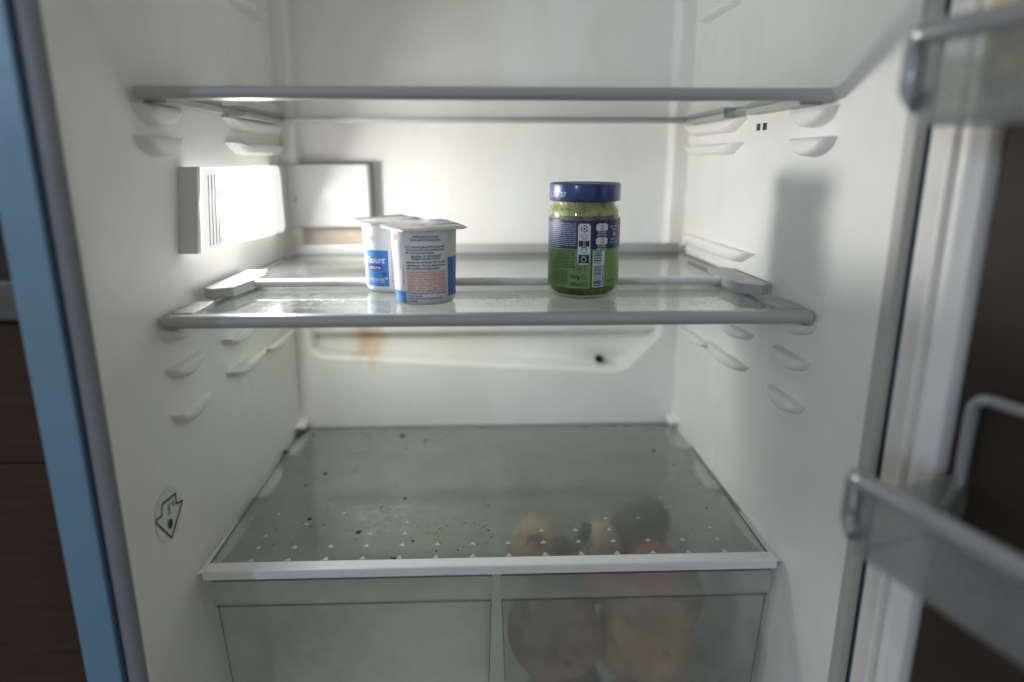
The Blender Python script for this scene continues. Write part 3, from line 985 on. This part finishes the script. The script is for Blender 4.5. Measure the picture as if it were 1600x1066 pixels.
# ================================================================== print wrapped on round bodies
def text2d(body, size, shear=0.0, align='LEFT', width=None, bold=0.02):
    cu = bpy.data.curves.new('lettering_curve', 'FONT')
    cu.body = body; cu.size = size; cu.shear = shear; cu.align_x = align; cu.resolution_u = 2; cu.offset = bold * size
    ob = bpy.data.objects.new('lettering_curve', cu)
    C.objects.link(ob)
    bpy.context.view_layer.update()
    me = bpy.data.meshes.new_from_object(ob.evaluated_get(bpy.context.evaluated_depsgraph_get()))
    vs = [(v.co.x, v.co.y) for v in me.vertices]
    fs = [tuple(p.vertices) for p in me.polygons]
    bpy.data.objects.remove(ob); bpy.data.curves.remove(cu); bpy.data.meshes.remove(me)
    if width and vs:
        x0, x1 = min(v[0] for v in vs), max(v[0] for v in vs)
        k = width / max(1e-9, x1 - x0)
        if align == 'LEFT': vs = [((v[0] - x0) * k, v[1]) for v in vs]
        else: vs = [((v[0] - (x0 + x1) / 2) * k, v[1]) for v in vs]
    return vs, fs

class Wrap:
    """maps flat print (u along the arc, v up) onto a round wall; u = 0 faces direction face"""
    def __init__(self, cx, cy, z0, rfun, face):
        self.cx, self.cy, self.z0, self.r, self.face = cx, cy, z0, rfun, face
    def pt(self, u, v, off):
        r = self.r(v)
        a = self.face + u / r
        return V(self.cx + (r + off) * math.cos(a), self.cy + (r + off) * math.sin(a), self.z0 + v)
    def rect(self, bm, u0, u1, v0, v1, off, n=None):
        n = n or max(1, int(abs(u1 - u0) / .0025))
        m = max(1, int(abs(v1 - v0) / .02))
        g = [[bm.verts.new(self.pt(u0 + (u1 - u0) * i / n, v0 + (v1 - v0) * j / m, off)) for i in range(n + 1)] for j in range(m + 1)]
        for j in range(m):
            for i in range(n):
                bm.faces.new((g[j][i], g[j][i + 1], g[j + 1][i + 1], g[j + 1][i]))
    def text(self, bm, body, u, v, size, off, shear=0.0, align='LEFT', width=None, rot=False):
        vs, fs = text2d(body, size, shear, align, width)
        if rot: vs = [(-b, a) for a, b in vs]
        nv = [bm.verts.new(self.pt(u + a, v + b, off)) for a, b in vs]
        for f in fs:
            try: bm.faces.new([nv[i] for i in f])
            except ValueError: pass
    def ring(self, bm, u, v, r0, r1, off, n=20, a0=0, a1=2 * math.pi, ky=1.0):
        A = [bm.verts.new(self.pt(u + r0 * math.cos(a0 + (a1 - a0) * i / n), v + r0 * ky * math.sin(a0 + (a1 - a0) * i / n), off)) for i in range(n + 1)]
        B = [bm.verts.new(self.pt(u + r1 * math.cos(a0 + (a1 - a0) * i / n), v + r1 * ky * math.sin(a0 + (a1 - a0) * i / n), off)) for i in range(n + 1)]
        for i in range(n): bm.faces.new((A[i], A[i + 1], B[i + 1], B[i]))
    def poly(self, bm, pts, off):
        bm.faces.new([bm.verts.new(self.pt(a, b, off)) for a, b in pts])

def printed(name, mat, parent, fn):
    bm = NB()
    fn(bm)
    bmesh.ops.recalc_face_normals(bm, faces=bm.faces[:])
    return build(name, bm, mat, parent)

# ------------------------------------------------------------------ pesto jar
JX, JY, JZ = .0895, .6310, -.1210
jar = thing('pesto_jar', 'glass jar of green pesto with dark blue lid on the middle shelf', 'jar', (JX, JY, JZ))
rj = .0325
prof = [(0, .0012), (.020, .0012), (.0285, .0), (.0312, .0018), (.0322, .006), (.0325, .012), (.0325, .072), (.0323, .077), (.0312, .0805), (.0290, .0825), (.0283, .0840), (.0283, .0865), (.0290, .0872), (.0283, .0885), (.0283, .0940), (.0270, .0965)]
bm = NB(); lathe(bm, prof, JX, JY, JZ, 64)
build('glass', bm, M['jarglass'], jar, smooth=True, angle=70)
bm = NB(); lathe(bm, [(0, .0030), (.026, .0030), (.0295, .006), (.0308, .012), (.0310, .060), (.0306, .074), (0, .0750)], JX, JY, JZ, 64)
build('contents', bm, M['pesto'], jar, smooth=True, angle=70)
bm = NB(); lathe(bm, [(.0306, .0735), (.0303, .0775), (.0294, .0795), (.0272, .0815), (.0268, .0860), (.0268, .0930)], JX, JY, JZ, 64)
build('smear', bm, M['pesto_dry'], jar, smooth=True, angle=70)
bm = NB(); lathe(bm, [(.0295, .0858), (.0318, .0862), (.0322, .0872), (.0322, .0995), (.0319, .1010), (.0310, .1018), (.0295, .1020), (.0285, .1012), (0, .1010)], JX, JY, JZ, 64)
lid = build('lid', bm, M['lid_blue'], jar, smooth=True, angle=35)
face = math.atan2(-JY, -JX)
Wj = Wrap(JX, JY, JZ, lambda v: rj, face)
k = .0325 / 252.0          # metres per zoomed photo pixel
def ua(px): return rj * math.asin(max(-1, min(1, (px - 417) / 252.0)))
def va(py): return .1015 - (py - 125) * k * .98 + 0.0
VT, VM, VBt = .0705, .0455, .0105
lab = printed('label', M['lab_blue'], jar, lambda bm: Wj.rect(bm, -.085, .085, VM, VT, .00025))
printed('label_lower', M['lab_green'], jar, lambda bm: (Wj.rect(bm, -.085, .0068, VBt, VM, .00025), Wj.rect(bm, .0078, .085, VBt + .001, VM, .00025)))
rnd = random.Random(4)
WORDS = 'basil sunflower oil cheese salt cashew nuts milk potato flakes sugar pine kernels garlic acid flavouring lysozyme egg store cool dry place after opening refrigerate use within days best before end see lid product of may contain traces'.split()
def para(n): return ' '.join(rnd.choice(WORDS) for _ in range(n))
def txt_block(W, bm, u0, u1, v0, v1, lines, off, n=8):
    st_ = (v1 - v0) / lines
    for i in range(lines):
        W.text(bm, para(n), u0, v1 - st_ * (i + .85), st_ * .92, off, width=(u1 - u0) * (1 if i < lines - 1 else .6))
printed('lettering', M['ink_pale'], lab, lambda bm: txt_block(Wj, bm, -.046, -.0068, VM + .0008, VT - .002, 13, .0005))
printed('lettering', M['ink_dark'], lab, lambda bm: (txt_block(Wj, bm, -.046, -.0072, .0265, VM - .0005, 9, .0005), txt_block(Wj, bm, -.046, -.0140, .0125, .0262, 8, .0005, 7)))
# recycling panel
def panel(bm):
    u0, u1, v0, v1, r = -.0050, .0058, .0322, .0678, .0016
    pts = []
    for cx_, cy_, a0 in ((u1 - r, v1 - r, 0), (u0 + r, v1 - r, 90), (u0 + r, v0 + r, 180), (u1 - r, v0 + r, 270)):
        for i in range(5):
            a = R(a0 + 22.5 * i)
            pts.append((cx_ + r * math.cos(a), cy_ + r * math.sin(a)))
    Wj.rect(bm, u0, u1, v0 + r, v1 - r, .0005); Wj.rect(bm, u0 + r * .6, u1 - r * .6, v1 - r, v1, .0005); Wj.rect(bm, u0 + r * .6, u1 - r * .6, v0, v0 + r, .0005)
pn = printed('recycling_panel', M['ink_white'], lab, panel)
def icons(bm):
    Wj.ring(bm, .0004, .0634, .0022, .0030, .0008, a0=.3, a1=2.0); Wj.ring(bm, .0004, .0634, .0022, .0030, .0008, a0=2.4, a1=4.1); Wj.ring(bm, .0004, .0634, .0022, .0030, .0008, a0=4.5, a1=6.2)
    Wj.ring(bm, .0004, .0634, .0, .0009, .0008)
    Wj.ring(bm, .0004, .0572, .0024, .0029, .0008, ky=.55); Wj.rect(bm, -.0020, .0028, .0545, .0549, .0008)
    Wj.rect(bm, -.0042, .0050, .0480, .0531, .0008)
    Wj.ring(bm, .0004, .0445, .0022, .0027, .0008); Wj.rect(bm, -.0016, .0024, .0470, .0475, .0008)
    Wj.rect(bm, -.0042, .0050, .0332, .0408, .0008)
printed('icon', M['ink_dark'], lab, icons)
def icons2(bm):
    Wj.rect(bm, -.0008, .0018, .0490, .0494, .0010); Wj.rect(bm, -.0008, .0018, .0520, .0524, .0010); Wj.rect(bm, -.0004, -.00005, .0494, .0520, .0010); Wj.rect(bm, .0011, .0014, .0494, .0520, .0010)
    Wj.ring(bm, .0004, .0367, .0018, .0023, .0010); Wj.rect(bm, -.0010, .0018, .0394, .0398, .0010)
printed('icon', M['ink_white'], lab, icons2)
# bottle-shaped recycling marks
def marks(bm):
    for zc in (.0625, .0505):
        Wj.rect(bm, .0108, .0222, zc - .0004, zc + .0044, .0005); Wj.rect(bm, .0122, .0208, zc + .0044, zc + .0054, .0005); Wj.rect(bm, .0118, .0212, zc - .0010, zc - .0004, .0005)
        Wj.text(bm, 'GLASS', .0165, zc - .0032, .0021, .0005, align='CENTER', width=.0080)
        Wj.text(bm, 'RECYCLE', .0165, zc - .0054, .0019, .0005, align='CENTER', width=.0094)
printed('icon', M['ink_white'], lab, marks)
def marks2(bm):
    for zc, tx in ((.0625, 'JAR'), (.0505, 'CAP')):
        Wj.text(bm, 'UK', .0165, zc + .0028, .0020, .0008, align='CENTER')
        Wj.text(bm, tx, .0165, zc + .0002, .0022, .0008, align='CENTER')
printed('lettering', M['ink_dark'], lab, marks2)
# barcode lying on its side
printed('barcode', M['ink_white'], lab, lambda bm: Wj.rect(bm, .0085, .0196, .0118, .0440, .0005))
def bars(bm):
    v = .0128
    rb = random.Random(12)
    while v < .0430:
        h = rb.choice((.00035, .00035, .0007, .0010))
        Wj.rect(bm, .0092, .0166, v, v + h, .0008)
        v += h + rb.choice((.0004, .0004, .0007, .0010))
    Wj.text(bm, '8 076809 513395', .0192, .0130, .0026, .0008, width=None, rot=True)
printed('barcode', M['ink_dark'], lab, bars)
# serving mark and weight
def weight(bm):
    Wj.ring(bm, -.0032, .0280, .0025, .0029, .0005, 24)
    Wj.text(bm, '4', -.0032, .0266, .0042, .0005, align='CENTER')
    Wj.rect(bm, -.0084, -.0079, .0253, .0308, .0005); Wj.rect(bm, -.0090, -.0075, .0292, .0308, .0005)
    Wj.rect(bm, .0014, .0019, .0253, .0308, .0005)
    Wj.text(bm, '190g', -.0118, .0193, .0052, .0005, width=.0094)
    Wj.text(bm, '190ml', -.0118, .0125, .0052, .0005, width=.0112)
    for u, v in ((.0006, .0212), (.0024, .0144)):
        Wj.ring(bm, u, v, .0017, .0022, .0005, 18, .5, 5.8)
        Wj.rect(bm, u - .0020, u + .0014, v - .0002, v + .0002, .0005)
printed('lettering', M['ink_dark'], lab, weight)
def rightside(bm):
    Wj.text(bm, 'SALSA PER', .0250, .0640, .0022, .0005)
    Wj.text(bm, 'PASTA', .0275, .0612, .0022, .0005)
    Wj.text(bm, 'BASILICO', .0255, .0530, .0022, .0005)
    Wj.text(bm, 'E ANACARDI', .0245, .0502, .0022, .0005)
    Wj.ring(bm, .0310, .0580, 0, .0018, .0005)
printed('lettering', M['ink_pale'], lab, rightside)
def rightlow(bm):
    for v in (.0410, .0345, .0295): Wj.ring(bm, .0290, v, 0, .0006, .0005, 8)
    Wj.text(bm, 'www.info', .0240, .0160, .0022, .0005)
printed('lettering', M['ink_dark'], lab, rightlow)
Wl = Wrap(JX, JY, JZ, lambda v: .0322, face)
printed('date_print', M['ink_pale'], lid, lambda bm: Wl.text(bm, 'L 322 27', -.0385, .0905, .0056, .0002, width=.0215))

# ------------------------------------------------------------------ twin pack of yogurt pots
AX, AY = -.0550, .6035
BX, BY = -.0900, .6610
yz = -.1210
yo = thing('yogurt_twin_pack', 'two joined white yogurt pots with blue print and one foil lid', 'yogurt pots', ((AX + BX) / 2, (AY + BY) / 2, yz))
def pot_r(v):
    return .0262 + .0022 * min(1, v / .064)
HP = .0655
def pot(x, y, label):
    bm = NB()
    lathe(bm, [(0, .0025), (.017, .0022), (.0195, 0), (.0240, .0006), (.0256, .003), (pot_r(.006), .006), (pot_r(.03), .03), (pot_r(.058), .058), (pot_r(HP), HP - .0008)], x, y, yz, 56)
    return build('pot', bm, M['pot'], yo, smooth=True, angle=60)
pa = pot(AX, AY, '')
pb = pot(BX, BY, '')
# flange and foil: two rounded squares joined at a neck
ax = Vector((BX - AX, BY - AY)); span = ax.length; ax.normalize()
pe = Vector((-ax.y, ax.x))
def lid_outline(g):
    h = .0312 + g
    pts = []
    L = span
    raw = [(-h, -h + .008), (-h + .008, -h), (h - .009, -h), (h - .002, -h + .009), (L / 2, -h + .0125), (L - h + .002, -h + .009), (L - h + .009, -h), (L + h - .008, -h), (L + h, -h + .008)]
    up = [(a, -b) for a, b in raw[::-1]]
    return raw + up
def lid_mesh(bm, g, z0, th, wav):
    pts = lid_outline(g)
    # grid of rings from centre line outwards
    rings = []
    cs = []
    for a, b in pts:
        ca = min(max(a, .004), span - .004)
        cs.append((ca, 0))
    for f in (0.0, .35, .7, .88, 1.0):
        ring = []
        for (a, b), (ca, cb) in zip(pts, cs):
            u, v = ca + (a - ca) * f, cb + (b - cb) * f
            p = Vector((AX, AY)) + ax * u + pe * v
            zz = z0 + wav * (.0007 * math.sin(u * 160 + v * 90) * f + (.0018 * (f > .95) * math.sin(u * 75 + (v > 0) * 1.4)))
            ring.append(bm.verts.new(V(p.x, p.y, zz)))
        rings.append(ring)
    n = len(pts)
    for A, B in zip(rings, rings[1:]):
        for i in range(n):
            j = (i + 1) % n
            bm.faces.new((A[i], A[j], B[j], B[i]))
    bmesh.ops.remove_doubles(bm, verts=bm.verts[:], dist=1e-5)
    bmesh.ops.recalc_face_normals(bm, faces=bm.faces[:])
    if sum(f.normal.z for f in bm.faces) < 0: bmesh.ops.reverse_faces(bm, faces=bm.faces[:])
    bmesh.ops.solidify(bm, geom=bm.faces[:], thickness=th)
bm = NB(); lid_mesh(bm, -.0008, yz + HP, .0010, 0)
build('flange', bm, M['pot'], yo, smooth=True, angle=40)
bm = NB(); lid_mesh(bm, .0, yz + HP + .0014, .0003, 1.0)
foil = build('foil_lid', bm, M['foil'], yo, smooth=True, angle=60)
# print on the foil
def foil_quad(bm, pts, dz=.0023):
    bm.faces.new([bm.verts.new(V(*(Vector((AX, AY)) + ax * u + pe * v), yz + HP + dz)) for u, v in pts])
printed('lid_print', M['ink_lblue'], foil, lambda bm: (foil_quad(bm, [(-.010, -.0300), (.006, -.0310), (.018, -.0285), (.012, -.0150), (-.004, -.0130)]), foil_quad(bm, [(span - .006, -.0290), (span + .012, -.0305), (span + .020, -.0240), (span + .006, -.0130)])))
def foil_text(bm, body, u, v, size):
    vs, fs = text2d(body, size, 0, 'CENTER')
    dirx = Vector((1, -.12)).normalized(); diry = Vector((.12, 1)).normalized()
    o_ = Vector((AX, AY)) + ax * u + pe * v
    nv = [bm.verts.new(V(*(o_ + dirx * a + diry * b), yz + HP + .0024)) for a, b in vs]
    for f in fs:
        try: bm.faces.new([nv[i] for i in f])
        except ValueError: pass
printed('lid_print', M['ink_pink'], foil, lambda bm: (foil_text(bm, 'yaourt', -.002, 0, .014), foil_text(bm, 'nature', -.012, 0.001, .007), foil_text(bm, 'yaourt', span, 0, .014)))

# front pot print
fa = math.atan2(-AY, -AX)
Wa = Wrap(AX, AY, yz, pot_r, fa)
YT = [
    ('YAOURT BRASSÉ AU LAIT ENTIER', .0586, .0024, 'n', .0225), ('ISSU DE L\'AGRICULTURE BIOLOGIQUE', .0560, .0024, 'n', .0255), ('Ingrédients :', .0531, .0022, 'p', .011),
    ('Lait* de vache entier pasteurisé 98% (France), poudre', .0503, .0023, 'k', .0345), ('de lait de vache écrémé* (France), ferments lactiques', .0478, .0023, 'k', .0345), ('(lait). *issus de l\'agriculture biologique', .0453, .0022, 'k', .0245),
    ('Ingrediënten:  NL  BIOLOGISCHE', .0424, .0024, 'n', .026), ('GEROERDE VOLLE MELK YOGHURT', .0400, .0024, 'n', .0250),
    ('gepasteuriseerde volle koemelk* 98%, (Frankrijk),', .0372, .0023, 'k', .0350), ('mageremelkpoeder* (Frankrijk), melkzuurfermenten', .0346, .0023, 'k', .0350), ('(melk). *ingrediënten van biologische landbouw.', .0320, .0023, 'k', .0300),
    ('À consommer jusqu\'au et N° LOT : voir couvercle', .0106, .0020, 'k', .0350), ('voir sur l\'opercule.', .0083, .0020, 'k', .0140), ('Te bewaren tussen 2°C en 6°C. Ten minste houdbaar', .0061, .0020, 'k', .0320), ('tot: zie deksel', .0040, .0019, 'k', .0090)]
u0 = -.0165
def yt(keys):
    def f(bm):
        for body, v, s, c, wd in YT:
            if c in keys:
                if c == 'n' or body.startswith('Ingr\u00e9d') : Wa.text(bm, body, u0 + .0175, v, s, .0003, align='CENTER', width=wd)
                else: Wa.text(bm, body, u0, v, s, .0003, width=wd)
    return f
printed('lettering', M['ink_navy'], pa, yt('n'))
printed('lettering', M['ink_dark'], pa, yt('k'))
def redblock(bm):
    rr = random.Random(5)
    ws = 'valeurs nutritionnelles voedingswaarde énergie matières grasses acides gras saturés glucides sucres protéines sel calcium vetten koolhydraten eiwitten zout'.split()
    for i in range(9):
        Wa.text(bm, ' '.join(rr.choice(ws) for _ in range(4)), u0, .0288 - i * .00195, .0021, .0003, width=.0352)
    Wa.rect(bm, u0, u0 + .0352, .0309, .0311, .0003); Wa.rect(bm, u0, u0 + .0352, .0124, .0126, .0003)
printed('lettering', M['ink_red'], pa, redblock)
printed('printed_patch', M['ink_blue'], pa, lambda bm: (Wa.rect(bm, -.0360, -.0180, .0020, .0120, .0003), Wa.rect(bm, .0215, .0380, .0070, .0410, .0003)))
printed('printed_patch', M['ink_lime'], pa, lambda bm: Wa.rect(bm, -.0360, -.0180, .0121, .0126, .0003))
def spoon(bm):
    pts = []
    for i in range(30):
        t_ = i / 29
        v = .0095 + t_ * .0440
        u = -.0262 + .0060 * math.sin(t_ * math.pi * 1.15 + .25) * (1.0 if t_ < .5 else .6) + .0055 * max(0, t_ - .55) ** 1.2 * 3
        pts.append((u, v))
    for (a, b), (c_, d_) in zip(pts, pts[1:]):
        Wa.poly(bm, [(a - .0003, b), (a + .0003, b), (c_ + .0003, d_), (c_ - .0003, d_)], .0003)
    Wa.text(bm, 'à conserver entre 2 et 6', -.0196, .0180, .0018, .0003, rot=True, width=.018)
printed('spoon_print', M['ink_grey'], pa, spoon)
printed('printed_patch', M['ink_red'], pa, lambda bm: Wa.rect(bm, -.0315, -.0290, .0560, .0610, .0003))
# rear pot print
fb = math.atan2(-BY, -BX)
Wb = Wrap(BX, BY, yz, pot_r, fb)
def bluepanel(bm): Wb.rect(bm, -.0300, -.0050, .0070, .0405, .0003)
printed('printed_patch', M['ink_blue'], pb, bluepanel)
printed('printed_patch', M['ink_lime'], pb, lambda bm: (Wb.rect(bm, -.0300, -.0050, .0406, .0412, .0003), Wb.ring(bm, -.0072, .0148, 0, .0012, .0006)))
printed('printed_patch', M['ink_purple'], pb, lambda bm: (Wb.rect(bm, -.0280, -.0110, .0225, .0275, .0006), Wb.ring(bm, -.0090, .0188, 0, .0022, .0006), Wb.rect(bm, .0010, .0040, .0425, .0465, .0003)))
printed('lettering', M['ink_white'], pb, lambda bm: (Wb.text(bm, 'Yaourt', -.0290, .0290, .0085, .0008, shear=.35, width=.0215), Wb.text(bm, 'nature', -.0255, .0233, .0050, .0009, shear=.2, width=.0130), Wb.text(bm, 'LAIT ENTIER', -.0255, .0120, .0038, .0008, width=.0165), Wb.rect(bm, -.0240, -.0090, .0108, .0111, .0008)))
def rearred(bm):
    Wb.rect(bm, -.0030, .0080, .0376, .0382, .0003)
    for i in range(11): Wb.text(bm, 'valeurs nutritives', -.0028, .0350 - i * .0023, .0022, .0003, width=.0110)
printed('lettering', M['ink_red'], pb, rearred)
printed('lettering', M['ink_pink'], pb, lambda bm: Wb.text(bm, 'BIO', -.0255, .0490, .0075, .0003, width=.008))
